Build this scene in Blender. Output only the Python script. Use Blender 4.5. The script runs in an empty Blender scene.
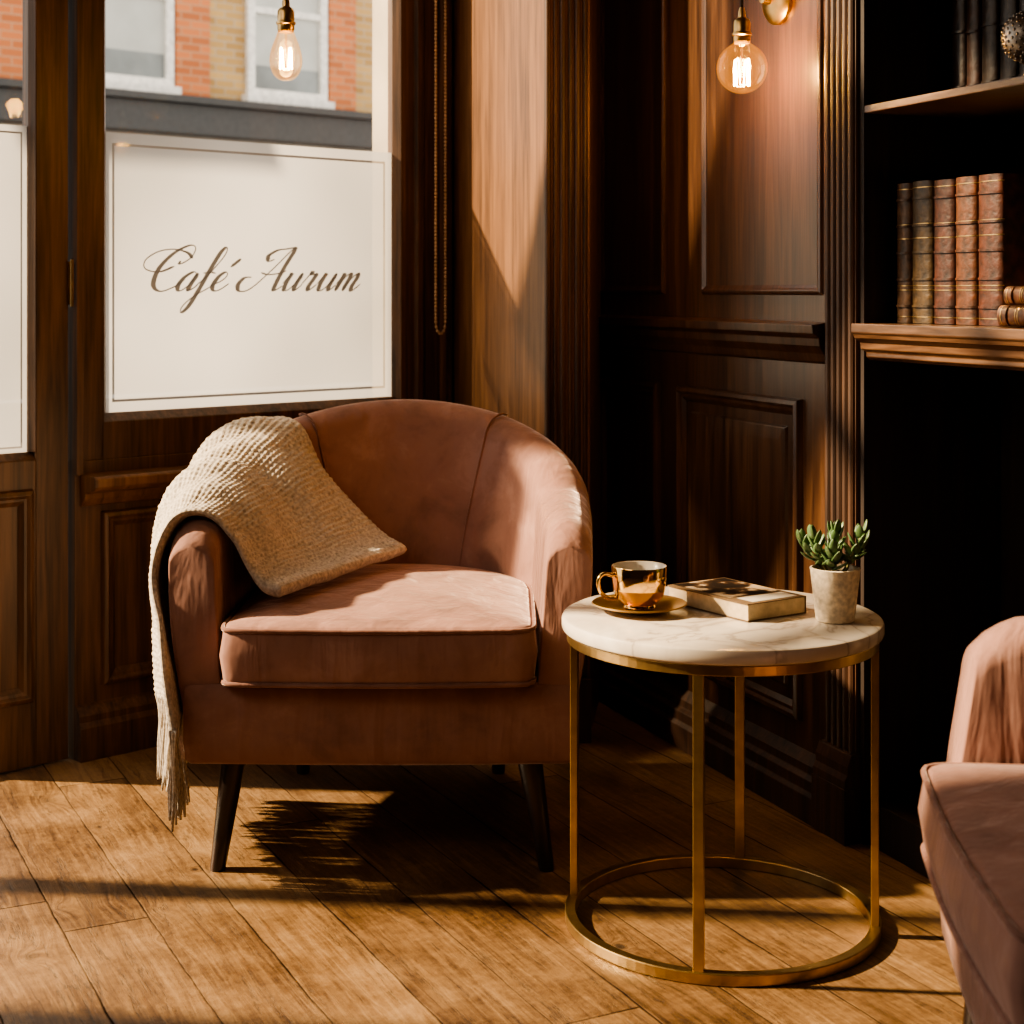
import bpy, bmesh, math, random
from mathutils import Vector, Matrix
from mathutils.bvhtree import BVHTree
random.seed(7)
scene = bpy.context.scene
scene.view_settings.look = 'AgX - Medium High Contrast'
COL = scene.collection
pi = math.pi

# ------------------------------------------------------------------ materials
def nmat(name):
    m = bpy.data.materials.new(name); m.use_nodes = True
    nt = m.node_tree; nt.nodes.clear()
    out = nt.nodes.new('ShaderNodeOutputMaterial')
    return m, nt, out
def N(nt, t, **kw):
    n = nt.nodes.new(t)
    for k, v in kw.items(): setattr(n, k, v)
    return n
def ramp(nt, stops):
    r = nt.nodes.new('ShaderNodeValToRGB')
    els = r.color_ramp.elements
    while len(els) < len(stops): els.new(0.5)
    for e, (p, c) in zip(els, stops):
        e.position = p; e.color = (c[0], c[1], c[2], 1)
    return r
def simple(name, col, rough=0.5, metal=0.0, noise=0.12, nscale=20, bump=0.0, sheen=0, coat=0, spec=None):
    m, nt, out = nmat(name)
    b = N(nt, 'ShaderNodeBsdfPrincipled')
    tc = N(nt, 'ShaderNodeTexCoord')
    nz = N(nt, 'ShaderNodeTexNoise'); nz.inputs['Scale'].default_value = nscale; nz.inputs['Detail'].default_value = 6
    nt.links.new(tc.outputs['Object'], nz.inputs['Vector'])
    lo = [c*(1-noise*1.6) for c in col]; hi = [min(1, c*(1+noise*1.6)) for c in col]
    r = ramp(nt, [(0.3, lo), (0.7, hi)])
    nt.links.new(nz.outputs['Fac'], r.inputs[0]); nt.links.new(r.outputs[0], b.inputs['Base Color'])
    b.inputs['Roughness'].default_value = rough; b.inputs['Metallic'].default_value = metal
    if sheen:
        b.inputs['Sheen Weight'].default_value = sheen
        b.inputs['Sheen Roughness'].default_value = 0.4
        b.inputs['Sheen Tint'].default_value = (min(1,col[0]*1.8), min(1,col[1]*1.9), min(1,col[2]*1.9), 1)
    if coat: b.inputs['Coat Weight'].default_value = coat
    if spec is not None: b.inputs['Specular IOR Level'].default_value = spec
    if bump:
        bp = N(nt, 'ShaderNodeBump'); bp.inputs['Strength'].default_value = bump; bp.inputs['Distance'].default_value = 0.01
        nt.links.new(nz.outputs['Fac'], bp.inputs['Height']); nt.links.new(bp.outputs[0], b.inputs['Normal'])
    nt.links.new(b.outputs[0], out.inputs[0])
    return m
def wood(name, dark, mid, light, rough=0.35, scale=(28, 28, 1.6), bump=0.15, coat=0.2):
    m, nt, out = nmat(name)
    b = N(nt, 'ShaderNodeBsdfPrincipled')
    tc = N(nt, 'ShaderNodeTexCoord'); mp = N(nt, 'ShaderNodeMapping')
    mp.inputs['Scale'].default_value = scale
    nt.links.new(tc.outputs['Object'], mp.inputs[0])
    n1 = N(nt, 'ShaderNodeTexNoise'); n1.inputs['Scale'].default_value = 1.0; n1.inputs['Detail'].default_value = 8; n1.inputs['Distortion'].default_value = 1.2
    n2 = N(nt, 'ShaderNodeTexNoise'); n2.inputs['Scale'].default_value = 5.0; n2.inputs['Detail'].default_value = 4
    nt.links.new(mp.outputs[0], n1.inputs['Vector']); nt.links.new(mp.outputs[0], n2.inputs['Vector'])
    mx = N(nt, 'ShaderNodeMath', operation='MULTIPLY_ADD'); mx.inputs[1].default_value = 0.35
    nt.links.new(n2.outputs['Fac'], mx.inputs[0])
    ml = N(nt, 'ShaderNodeMath', operation='MULTIPLY'); ml.inputs[1].default_value = 0.7
    nt.links.new(n1.outputs['Fac'], ml.inputs[0]); nt.links.new(ml.outputs[0], mx.inputs[2])
    r = ramp(nt, [(0.36, dark), (0.52, mid), (0.68, light)])
    nt.links.new(mx.outputs[0], r.inputs[0]); nt.links.new(r.outputs[0], b.inputs['Base Color'])
    b.inputs['Roughness'].default_value = rough; b.inputs['Coat Weight'].default_value = coat; b.inputs['Coat Roughness'].default_value = 0.22
    bp = N(nt, 'ShaderNodeBump'); bp.inputs['Strength'].default_value = bump; bp.inputs['Distance'].default_value = 0.004
    nt.links.new(mx.outputs[0], bp.inputs['Height']); nt.links.new(bp.outputs[0], b.inputs['Normal'])
    nt.links.new(b.outputs[0], out.inputs[0])
    return m
def velvet(name, col):
    m, nt, out = nmat(name)
    b = N(nt, 'ShaderNodeBsdfPrincipled'); tc = N(nt, 'ShaderNodeTexCoord')
    n1 = N(nt, 'ShaderNodeTexNoise'); n1.inputs['Scale'].default_value = 10; n1.inputs['Detail'].default_value = 9; n1.inputs['Roughness'].default_value = 0.62; n1.inputs['Distortion'].default_value = 0.3
    n2 = N(nt, 'ShaderNodeTexNoise'); n2.inputs['Scale'].default_value = 700; n2.inputs['Detail'].default_value = 2
    mp = N(nt, 'ShaderNodeMapping'); mp.inputs['Scale'].default_value = (9, 9, 1.7)
    nt.links.new(tc.outputs['Object'], mp.inputs[0])
    n3 = N(nt, 'ShaderNodeTexNoise'); n3.inputs['Scale'].default_value = 2.0; n3.inputs['Detail'].default_value = 3; n3.inputs['Distortion'].default_value = 0.5
    for n in (n1, n2): nt.links.new(tc.outputs['Object'], n.inputs['Vector'])
    nt.links.new(mp.outputs[0], n3.inputs['Vector'])
    r = ramp(nt, [(0.34, [c*0.74 for c in col]), (0.46, [c*0.93 for c in col]), (0.55, col), (0.66, [min(1, col[0]*1.20), min(1, col[1]*1.26), min(1, col[2]*1.28)])])
    nt.links.new(n1.outputs['Fac'], r.inputs[0])
    nt.links.new(r.outputs[0], b.inputs['Base Color'])
    b.inputs['Roughness'].default_value = 0.9; b.inputs['Specular IOR Level'].default_value = 0.1
    b.inputs['Sheen Weight'].default_value = 0.8; b.inputs['Sheen Roughness'].default_value = 0.3
    b.inputs['Sheen Tint'].default_value = (1.0, 0.82, 0.75, 1)
    bp = N(nt, 'ShaderNodeBump'); bp.inputs['Strength'].default_value = 0.15; bp.inputs['Distance'].default_value = 0.0008
    bp2 = N(nt, 'ShaderNodeBump'); bp2.inputs['Strength'].default_value = 0.5; bp2.inputs['Distance'].default_value = 0.014
    nt.links.new(n2.outputs['Fac'], bp.inputs['Height']); nt.links.new(n3.outputs['Fac'], bp2.inputs['Height'])
    nt.links.new(bp.outputs[0], bp2.inputs['Normal']); nt.links.new(bp2.outputs[0], b.inputs['Normal'])
    nt.links.new(b.outputs[0], out.inputs[0])
    return m
def glassmat(name, tint=(1, 1, 1), ior=1.3, glow=None, gs=0):
    m, nt, out = nmat(name)
    t = N(nt, 'ShaderNodeBsdfTransparent'); t.inputs[0].default_value = (*tint, 1)
    g = N(nt, 'ShaderNodeBsdfGlossy'); g.inputs['Roughness'].default_value = 0.02
    fr = N(nt, 'ShaderNodeFresnel'); fr.inputs[0].default_value = ior
    ml = N(nt, 'ShaderNodeMath', operation='MINIMUM'); ml.inputs[1].default_value = 0.35
    nt.links.new(fr.outputs[0], ml.inputs[0])
    mx = N(nt, 'ShaderNodeMixShader')
    nt.links.new(ml.outputs[0], mx.inputs[0]); nt.links.new(t.outputs[0], mx.inputs[1]); nt.links.new(g.outputs[0], mx.inputs[2])
    last = mx
    if glow:
        e = N(nt, 'ShaderNodeEmission'); e.inputs[0].default_value = (*glow, 1); e.inputs[1].default_value = gs
        ad = N(nt, 'ShaderNodeAddShader'); nt.links.new(mx.outputs[0], ad.inputs[0]); nt.links.new(e.outputs[0], ad.inputs[1]); last = ad
    nt.links.new(last.outputs[0], out.inputs[0])
    return m
def frostmat(name):
    m, nt, out = nmat(name)
    tr = N(nt, 'ShaderNodeBsdfTranslucent')
    d = N(nt, 'ShaderNodeBsdfDiffuse'); d.inputs[0].default_value = (0.64, 0.63, 0.62, 1)
    t = N(nt, 'ShaderNodeBsdfTransparent')
    tc = N(nt, 'ShaderNodeTexCoord'); nz = N(nt, 'ShaderNodeTexNoise'); nz.inputs['Scale'].default_value = 1.3
    nt.links.new(tc.outputs['Object'], nz.inputs['Vector'])
    r = ramp(nt, [(0.35, (0.30, 0.305, 0.31)), (0.65, (0.54, 0.54, 0.535))])
    nt.links.new(nz.outputs['Fac'], r.inputs[0]); nt.links.new(r.outputs[0], tr.inputs[0])
    m1 = N(nt, 'ShaderNodeMixShader'); m1.inputs[0].default_value = 0.25
    nt.links.new(tr.outputs[0], m1.inputs[1]); nt.links.new(d.outputs[0], m1.inputs[2])
    m2 = N(nt, 'ShaderNodeMixShader'); m2.inputs[0].default_value = 0.13
    nt.links.new(m1.outputs[0], m2.inputs[1]); nt.links.new(t.outputs[0], m2.inputs[2])
    nt.links.new(m2.outputs[0], out.inputs[0])
    return m
def inkmat(name, col=(0.20, 0.20, 0.21), tr=0.08):
    m, nt, out = nmat(name)
    d = N(nt, 'ShaderNodeBsdfDiffuse'); d.inputs[0].default_value = (*col, 1)
    t = N(nt, 'ShaderNodeBsdfTransparent'); mx = N(nt, 'ShaderNodeMixShader'); mx.inputs[0].default_value = tr
    nt.links.new(d.outputs[0], mx.inputs[1]); nt.links.new(t.outputs[0], mx.inputs[2]); nt.links.new(mx.outputs[0], out.inputs[0]); return m
def emis(name, col, s):
    m, nt, out = nmat(name)
    e = N(nt, 'ShaderNodeEmission'); e.inputs[0].default_value = (*col, 1); e.inputs[1].default_value = s
    nt.links.new(e.outputs[0], out.inputs[0]); return m
def brickmat(name, c1, c2, mortar, scale=1.0, bw=0.24, rh=0.085):
    m, nt, out = nmat(name)
    b = N(nt, 'ShaderNodeBsdfPrincipled'); b.inputs['Roughness'].default_value = 0.9
    uv = N(nt, 'ShaderNodeUVMap')
    br = N(nt, 'ShaderNodeTexBrick'); br.inputs['Color1'].default_value = (*c1, 1); br.inputs['Color2'].default_value = (*c2, 1); br.inputs['Mortar'].default_value = (*mortar, 1)
    br.inputs['Scale'].default_value = scale; br.inputs['Brick Width'].default_value = bw; br.inputs['Row Height'].default_value = rh; br.inputs['Mortar Size'].default_value = 0.008
    nt.links.new(uv.outputs[0], br.inputs['Vector']); nt.links.new(br.outputs[0], b.inputs['Base Color'])
    nt.links.new(b.outputs[0], out.inputs[0]); return m
def floormat():
    m, nt, out = nmat('floorboards')
    b = N(nt, 'ShaderNodeBsdfPrincipled'); tc = N(nt, 'ShaderNodeTexCoord')
    mp = N(nt, 'ShaderNodeMapping'); mp.inputs['Rotation'].default_value = (0, 0, math.radians(-26.5))
    nt.links.new(tc.outputs['Object'], mp.inputs[0])
    sep = N(nt, 'ShaderNodeSeparateXYZ'); nt.links.new(mp.outputs[0], sep.inputs[0])
    W = 0.134
    def M(op, a, bb=None, c=None):
        n = N(nt, 'ShaderNodeMath', operation=op)
        for i, v in enumerate((a, bb, c)):
            if v is None: continue
            if isinstance(v, (int, float)): n.inputs[i].default_value = v
            else: nt.links.new(v, n.inputs[i])
        return n.outputs[0]
    def MR(v, a, bb, c, d):
        n = N(nt, 'ShaderNodeMapRange'); n.inputs['From Min'].default_value = a; n.inputs['From Max'].default_value = bb; n.inputs['To Min'].default_value = c; n.inputs['To Max'].default_value = d
        nt.links.new(v, n.inputs['Value']); return n.outputs[0]
    wv = N(nt, 'ShaderNodeTexNoise'); wv.inputs['Scale'].default_value = 14; wv.inputs['Detail'].default_value = 5; nt.links.new(mp.outputs[0], wv.inputs['Vector'])
    xx = M('ADD', M('ADD', sep.outputs['X'], 0.05), M('MULTIPLY', M('SUBTRACT', wv.outputs['Fac'], 0.5), 0.006))
    xs = M('DIVIDE', xx, W); xi = M('FLOOR', xs); xf = M('FRACT', xs)
    wn = N(nt, 'ShaderNodeTexWhiteNoise', noise_dimensions='1D'); nt.links.new(xi, wn.inputs['W'])
    ys = M('ADD', M('DIVIDE', sep.outputs['Y'], 2.6), M('MULTIPLY', wn.outputs['Value'], 5.0)); yi = M('FLOOR', ys); yf = M('FRACT', ys)
    cid = M('ADD', M('MULTIPLY', xi, 13.37), M('MULTIPLY', yi, 7.77))
    wn2 = N(nt, 'ShaderNodeTexWhiteNoise', noise_dimensions='1D'); nt.links.new(cid, wn2.inputs['W'])
    mk = N(nt, 'ShaderNodeMapping'); mk.inputs['Scale'].default_value = (1.3, 0.9, 1); nt.links.new(mp.outputs[0], mk.inputs[0])
    vo = N(nt, 'ShaderNodeTexVoronoi'); vo.inputs['Scale'].default_value = 5.2; nt.links.new(mk.outputs[0], vo.inputs['Vector'])
    wk = N(nt, 'ShaderNodeSeparateColor'); nt.links.new(vo.outputs['Color'], wk.inputs[0])
    ksz = M('ADD', M('MULTIPLY', M('POWER', wk.outputs[0], 2.0), 0.10), 0.045)
    kd = M('ADD', M('DIVIDE', vo.outputs['Distance'], ksz), M('MULTIPLY', M('SUBTRACT', wv.outputs['Fac'], 0.5), 1.0))
    knot = MR(kd, 0.45, 1.2, 0.0, 1.0)
    bend = M('MULTIPLY', M('DIVIDE', 1.0, M('ADD', 0.6, M('MULTIPLY', kd, kd))), 0.06)
    cb = N(nt, 'ShaderNodeCombineXYZ')
    nt.links.new(M('MULTIPLY', M('ADD', sep.outputs['X'], bend), 85), cb.inputs[0]); nt.links.new(M('MULTIPLY', sep.outputs['Y'], 4.5), cb.inputs[1]); nt.links.new(M('MULTIPLY', wn2.outputs['Value'], 50), cb.inputs[2])
    n1 = N(nt, 'ShaderNodeTexNoise'); n1.inputs['Scale'].default_value = 1; n1.inputs['Detail'].default_value = 10; n1.inputs['Roughness'].default_value = 0.75; n1.inputs['Distortion'].default_value = 0.9
    nt.links.new(cb.outputs[0], n1.inputs['Vector'])
    n2 = N(nt, 'ShaderNodeTexNoise'); n2.inputs['Scale'].default_value = 3.6; n2.inputs['Detail'].default_value = 8; n2.inputs['Roughness'].default_value = 0.62
    nt.links.new(mp.outputs[0], n2.inputs['Vector'])
    n4 = N(nt, 'ShaderNodeTexNoise'); n4.inputs['Scale'].default_value = 60; n4.inputs['Detail'].default_value = 6; n4.inputs['Roughness'].default_value = 0.8
    nt.links.new(mp.outputs[0], n4.inputs['Vector'])
    mc = N(nt, 'ShaderNodeMapping'); mc.inputs['Scale'].default_value = (22, 1.5, 1); nt.links.new(mp.outputs[0], mc.inputs[0])
    n5 = N(nt, 'ShaderNodeTexNoise'); n5.inputs['Scale'].default_value = 1.6; n5.inputs['Detail'].default_value = 5; n5.inputs['Roughness'].default_value = 0.6; nt.links.new(mc.outputs[0], n5.inputs['Vector'])
    crack = MR(M('ABSOLUTE', M('SUBTRACT', n5.outputs['Fac'], 0.42)), 0.0, 0.012, 0.45, 1.0)
    v = M('ADD', M('MULTIPLY', n1.outputs['Fac'], 0.55), M('MULTIPLY', n2.outputs['Fac'], 0.50))
    v = M('ADD', v, M('MULTIPLY', n4.outputs['Fac'], 0.28))
    v = M('ADD', v, M('MULTIPLY', M('SUBTRACT', wn2.outputs['Value'], 0.5), 0.13))
    r = ramp(nt, [(0.48, (0.030, 0.014, 0.006)), (0.59, (0.105, 0.056, 0.024)), (0.69, (0.195, 0.113, 0.050)), (0.84, (0.32, 0.205, 0.10))])
    nt.links.new(v, r.inputs[0])
    ex = M('MINIMUM', xf, M('SUBTRACT', 1, xf)); ey = M('MULTIPLY', M('MINIMUM', yf, M('SUBTRACT', 1, yf)), 16.0)
    e = M('MINIMUM', ex, ey)
    gp = MR(M('ADD', e, M('MULTIPLY', M('SUBTRACT', n2.outputs['Fac'], 0.5), 0.04)), 0.0, 0.018, 0.0, 1.0)
    mul = N(nt, 'ShaderNodeMix', data_type='RGBA', blend_type='MULTIPLY'); mul.inputs[0].default_value = 1
    k2 = M('MULTIPLY', M('ADD', M('MULTIPLY', knot, 0.75), 0.25), crack)
    g2 = M('ADD', M('MULTIPLY', gp, 0.88), 0.12)
    nt.links.new(r.outputs[0], mul.inputs[6]); nt.links.new(M('MULTIPLY', k2, g2), mul.inputs[7])
    nt.links.new(mul.outputs[2], b.inputs['Base Color'])
    nt.links.new(M('ADD', MR(n2.outputs['Fac'], 0.3, 0.7, 0.34, 0.58), M('MULTIPLY', M('SUBTRACT', 1.0, gp), 0.4)), b.inputs['Roughness'])
    nt.links.new(M('MULTIPLY', gp, 0.5), b.inputs['Specular IOR Level'])
    bp = N(nt, 'ShaderNodeBump'); bp.inputs['Strength'].default_value = 0.55; bp.inputs['Distance'].default_value = 0.003
    nt.links.new(M('ADD', M('MULTIPLY', n1.outputs['Fac'], 0.6), M('ADD', M('MULTIPLY', gp, 0.25), M('MULTIPLY', crack, 0.25))), bp.inputs['Height']); nt.links.new(bp.outputs[0], b.inputs['Normal'])
    nt.links.new(b.outputs[0], out.inputs[0]); return m
def marblemat():
    m, nt, out = nmat('white_marble')
    b = N(nt, 'ShaderNodeBsdfPrincipled'); tc = N(nt, 'ShaderNodeTexCoord')
    n = N(nt, 'ShaderNodeTexNoise'); n.inputs['Scale'].default_value = 6; n.inputs['Detail'].default_value = 9; n.inputs['Distortion'].default_value = 1.2
    nt.links.new(tc.outputs['Object'], n.inputs['Vector'])
    r = ramp(nt, [(0.38, (0.64, 0.58, 0.50)), (0.475, (0.57, 0.51, 0.44)), (0.5, (0.38, 0.33, 0.28)), (0.53, (0.58, 0.52, 0.45)), (0.7, (0.70, 0.65, 0.57))])
    nt.links.new(n.outputs['Fac'], r.inputs[0]); nt.links.new(r.outputs[0], b.inputs['Base Color'])
    b.inputs['Roughness'].default_value = 0.18; nt.links.new(b.outputs[0], out.inputs[0]); return m

M_WALN = wood('dark_walnut', (0.020, 0.0085, 0.0045), (0.056, 0.025, 0.0118), (0.10, 0.047, 0.022), rough=0.3, coat=0.25)
M_REED = wood('reeded_walnut', (0.018, 0.0075, 0.004), (0.048, 0.0215, 0.0105), (0.085, 0.038, 0.018), rough=0.5, coat=0.0)
M_WALN_SUN = wood('sunlit_walnut', (0.060, 0.026, 0.010), (0.135, 0.062, 0.025), (0.20, 0.098, 0.041), rough=0.45, coat=0.05)  # lighter copy of the walnut, sunlight put into its colour
M_WIN = wood('window_timber', (0.024, 0.011, 0.0055), (0.076, 0.036, 0.017), (0.135, 0.067, 0.033), rough=0.5, coat=0.04)
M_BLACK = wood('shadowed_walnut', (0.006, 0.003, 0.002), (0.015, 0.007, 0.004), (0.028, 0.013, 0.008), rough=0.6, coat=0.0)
M_SHELF = wood('shelf_oak', (0.035, 0.016, 0.008), (0.085, 0.042, 0.021), (0.15, 0.078, 0.04), scale=(3, 3, 40))
M_LEG = wood('ebonised_leg', (0.008, 0.004, 0.003), (0.02, 0.008, 0.005), (0.035, 0.014, 0.008))
M_FLOOR = floormat(); M_MARBLE = marblemat()
M_VELVET = velvet('rose_velvet', (0.285, 0.160, 0.132))
M_PIPE = velvet('rose_piping', (0.225, 0.122, 0.10))
M_BRASS = simple('aged_brass', (0.52, 0.36, 0.16), 0.33, 1.0, 0.12, 30)
M_GOLD = simple('polished_gold', (0.80, 0.52, 0.20), 0.1, 1.0, 0.05, 12)
M_GOLDD = simple('satin_gold_glaze', (0.62, 0.40, 0.16), 0.28, 0.85, 0.15, 12)
M_CREAM = simple('cream_ceramic', (0.8, 0.74, 0.64), 0.25)
M_COFFEE = simple('coffee', (0.12, 0.05, 0.02), 0.1)
M_PLASTER = simple('warm_plaster', (0.20, 0.145, 0.105), 0.8)
M_GLASS = glassmat('clear_glass', ior=1.38); M_BULBG = glassmat('amber_glow_bulb_glass', (1, 0.90, 0.74), 1.35, (1.0, 0.36, 0.06), 0.26)  # bulb glass emits a faint orange glow in place of bloom
M_FROST = frostmat('frosted_film')
M_FIL = emis('filament', (1.0, 0.52, 0.16), 110)
M_INK = inkmat('etched_lettering')
M_LINE = inkmat('border_line', (0.30, 0.29, 0.28), 0.4)
M_WOOL = simple('oatmeal_wool', (0.475, 0.425, 0.365), 0.95, 0, 0.24, 150, 0.2, sheen=0.3)
M_POT = simple('speckled_stone_pot', (0.72, 0.62, 0.47), 0.85, 0, 0.16, 120, 0.12)
M_SOIL = simple('soil', (0.04, 0.025, 0.015), 1.0)
M_LEAF = simple('succulent_leaf', (0.085, 0.155, 0.06), 0.4, 0, 0.3, 25)
M_STEM = simple('succulent_stem', (0.2, 0.2, 0.08), 0.6)
M_PAGE = simple('page_edges', (0.55, 0.44, 0.29), 0.9, 0, 0.1, 80)
M_CHAIN = simple('dark_cord', (0.03, 0.02, 0.015), 0.4)
M_BEAD = simple('bronze_beads', (0.62, 0.44, 0.27), 0.35, 0.3)
M_SILVER = simple('tarnished_silver', (0.24, 0.22, 0.2), 0.4, 1.0, 0.2, 40)

# ------------------------------------------------------------------ mesh builder
class MB:
    def __init__(s): s.v = []; s.f = []; s.fm = []; s.mi = 0
    def add(s, vs, fs):
        o = len(s.v); s.v += [tuple(v) for v in vs]
        for f in fs: s.f.append([i+o for i in f]); s.fm.append(s.mi)
    def box(s, x0, x1, y0, y1, z0, z1, F=None):
        F = F or (lambda a, b, c: (a, b, c))
        vs = [F(x, y, z) for z in (z0, z1) for y in (y0, y1) for x in (x0, x1)]
        s.add(vs, [(0, 1, 3, 2), (4, 6, 7, 5), (0, 4, 5, 1), (2, 3, 7, 6), (0, 2, 6, 4), (1, 5, 7, 3)])
    def ring(s, F, u0, u1, z0, z1, prof, fill=False):
        vs = []
        for (i, n) in prof:
            vs += [F(u0+i, n, z0+i), F(u1-i, n, z0+i), F(u1-i, n, z1-i), F(u0+i, n, z1-i)]
        fs = []
        for k in range(len(prof)-1):
            for j in range(4):
                a = k*4+j; b = k*4+(j+1) % 4; fs.append((a, b, b+4, a+4))
        if fill:
            k = (len(prof)-1)*4; fs.append((k, k+1, k+2, k+3))
        s.add(vs, fs)
    def hprof(s, F, u0, u1, prof):
        n = len(prof); vs = [F(u0, p[0], p[1]) for p in prof]+[F(u1, p[0], p[1]) for p in prof]
        fs = [(i, (i+1) % n, n+(i+1) % n, n+i) for i in range(n)]+[tuple(range(n)), tuple(range(2*n-1, n-1, -1))]
        s.add(vs, fs)
    def vprof(s, F, prof, z0, z1):
        n = len(prof); vs = [F(p[0], p[1], z0) for p in prof]+[F(p[0], p[1], z1) for p in prof]
        fs = [(i, (i+1) % n, n+(i+1) % n, n+i) for i in range(n)]+[tuple(range(n)), tuple(range(2*n-1, n-1, -1))]
        s.add(vs, fs)
    def lathe(s, prof, segs=32, c=(0, 0, 0)):
        vs = []; fs = []
        for (r, z) in prof:
            for j in range(segs):
                a = 2*pi*j/segs; vs.append((c[0]+r*math.cos(a), c[1]+r*math.sin(a), c[2]+z))
        for k in range(len(prof)-1):
            for j in range(segs):
                a = k*segs+j; b = k*segs+(j+1) % segs; fs.append((a, b, b+segs, a+segs))
        if prof[0][0] > 1e-5: fs.append(tuple(range(segs-1, -1, -1)))
        if prof[-1][0] > 1e-5: k = (len(prof)-1)*segs; fs.append(tuple(range(k, k+segs)))
        s.add(vs, fs)
    def tube(s, pts, r, segs=8, closed=False, radii=None):
        pts = [Vector(p) for p in pts]; n = len(pts); vs = []; fs = []
        up = None
        for i, p in enumerate(pts):
            if closed: t = pts[(i+1) % n]-pts[i-1]
            else: t = pts[min(i+1, n-1)]-pts[max(i-1, 0)]
            if t.length < 1e-9: t = Vector((0, 0, 1))
            t.normalize()
            if up is None:
                up = Vector((0, 0, 1)) if abs(t.z) < 0.9 else Vector((1, 0, 0))
            up = (up-t*up.dot(t))
            if up.length < 1e-6: up = t.orthogonal()
            up.normalize(); sd = t.cross(up)
            rr = radii[i] if radii else r
            for j in range(segs):
                a = 2*pi*j/segs; vs.append(p+up*(rr*math.cos(a))+sd*(rr*math.sin(a)))
        m = n if closed else n-1
        for i in range(m):
            for j in range(segs):
                a = i*segs+j; b = i*segs+(j+1) % segs; c = ((i+1) % n)*segs
                fs.append((a, b, c+(j+1) % segs, c+j))
        if not closed:
            fs.append(tuple(range(segs))); fs.append(tuple(range((n-1)*segs, n*segs)))
        s.add(vs, fs)
    def obj(s, name, mats, parent=None, smooth=False, bevel=0, bseg=2, kind=None, label=None, auto=None, recalc=True):
        me = bpy.data.meshes.new(name); me.from_pydata(s.v, [], s.f)
        if not isinstance(mats, (list, tuple)): mats = [mats]
        for m in mats: me.materials.append(m)
        for p, mi in zip(me.polygons, s.fm): p.material_index = mi
        if recalc:
            bm = bmesh.new(); bm.from_mesh(me); bmesh.ops.recalc_face_normals(bm, faces=bm.faces); bm.to_mesh(me); bm.free()
        if smooth:
            for p in me.polygons: p.use_smooth = True
            if auto:
                try: me.set_sharp_from_angle(angle=math.radians(auto))
                except Exception: pass
        o = bpy.data.objects.new(name, me); COL.objects.link(o)
        if parent: o.parent = parent
        if bevel:
            b = o.modifiers.new('bevel', 'BEVEL'); b.width = bevel; b.segments = bseg; b.limit_method = 'ANGLE'; b.angle_limit = math.radians(40)
        if kind: o['kind'] = kind
        if label: o['label'] = label
        return o
def empty(name, loc, label=None, cat=None, kind=None, group=None, rotz=0):
    e = bpy.data.objects.new(name, None); e.empty_display_size = 0.05
    e.location = loc; e.rotation_euler = (0, 0, rotz); COL.objects.link(e)
    if label: e['label'] = label
    if cat: e['category'] = cat
    if kind: e['kind'] = kind
    if group: e['group'] = group
    return e

# ------------------------------------------------------------------ wall frames
OA = Vector((-0.929, 3.4, 0)); aD = Vector((0.736, 0.677, 0)).normalized(); nA = Vector((0.677, -0.736, 0)).normalized()
def FA(u, n, z): return OA+aD*u+nA*n+Vector((0, 0, z))
OB = Vector((0.2116, 3.983, 0)); bD = Vector((0.3577, -0.9338, 0)).normalized(); nB = Vector((-0.9338, -0.3577, 0)).normalized()
def FB(v, n, z): return OB+bD*v+nB*n+Vector((0, 0, z))
MOULD = [(0, 0), (0.003, 0.012), (0.012, 0.016), (0.018, 0.010), (0.024, 0.009), (0.034, 0.0015)]
MSOFT = [(0, 0), (0.003, 0.005), (0.009, 0.007), (0.014, 0.004), (0.020, 0.0015)]
H = 3.0; HW = 2.62

poly = [FA(-5, -0.12, 0), FA(1.6, -0.12, 0), Vector((3, 4.4, 0)), Vector((3, -2.5, 0)), Vector((-4.55, -2.5, 0))]
m = MB(); m.add(poly+[p-Vector((0, 0, 0.08)) for p in poly], [(0, 1, 2, 3, 4), (9, 8, 7, 6, 5)]+[(i, (i+1) % 5, 5+(i+1) % 5, 5+i) for i in range(5)])
m.obj('floor', M_FLOOR, kind='structure', label='worn honey-brown timber floorboards')
m = MB(); m.add([p+Vector((0, 0, H)) for p in poly]+[p+Vector((0, 0, H+0.08)) for p in poly], [(0, 1, 2, 3, 4), (9, 8, 7, 6, 5)]+[(i, (i+1) % 5, 5+(i+1) % 5, 5+i) for i in range(5)])
m.obj('ceiling', M_PLASTER, kind='structure')
m = MB(); m.box(-4.6, 3.05, -2.6, -2.5, 0, H); m.obj('wall_back', M_PLASTER, kind='structure')
m = MB(); m.box(3.0, 3.1, -2.5, 2.45, 0, H); m.obj('wall_east', M_PLASTER, kind='structure')
m = MB(); m.box(-4.7, -4.6, -2.5, 0.1, 0, H); m.obj('wall_west', M_PLASTER, kind='structure')

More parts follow.
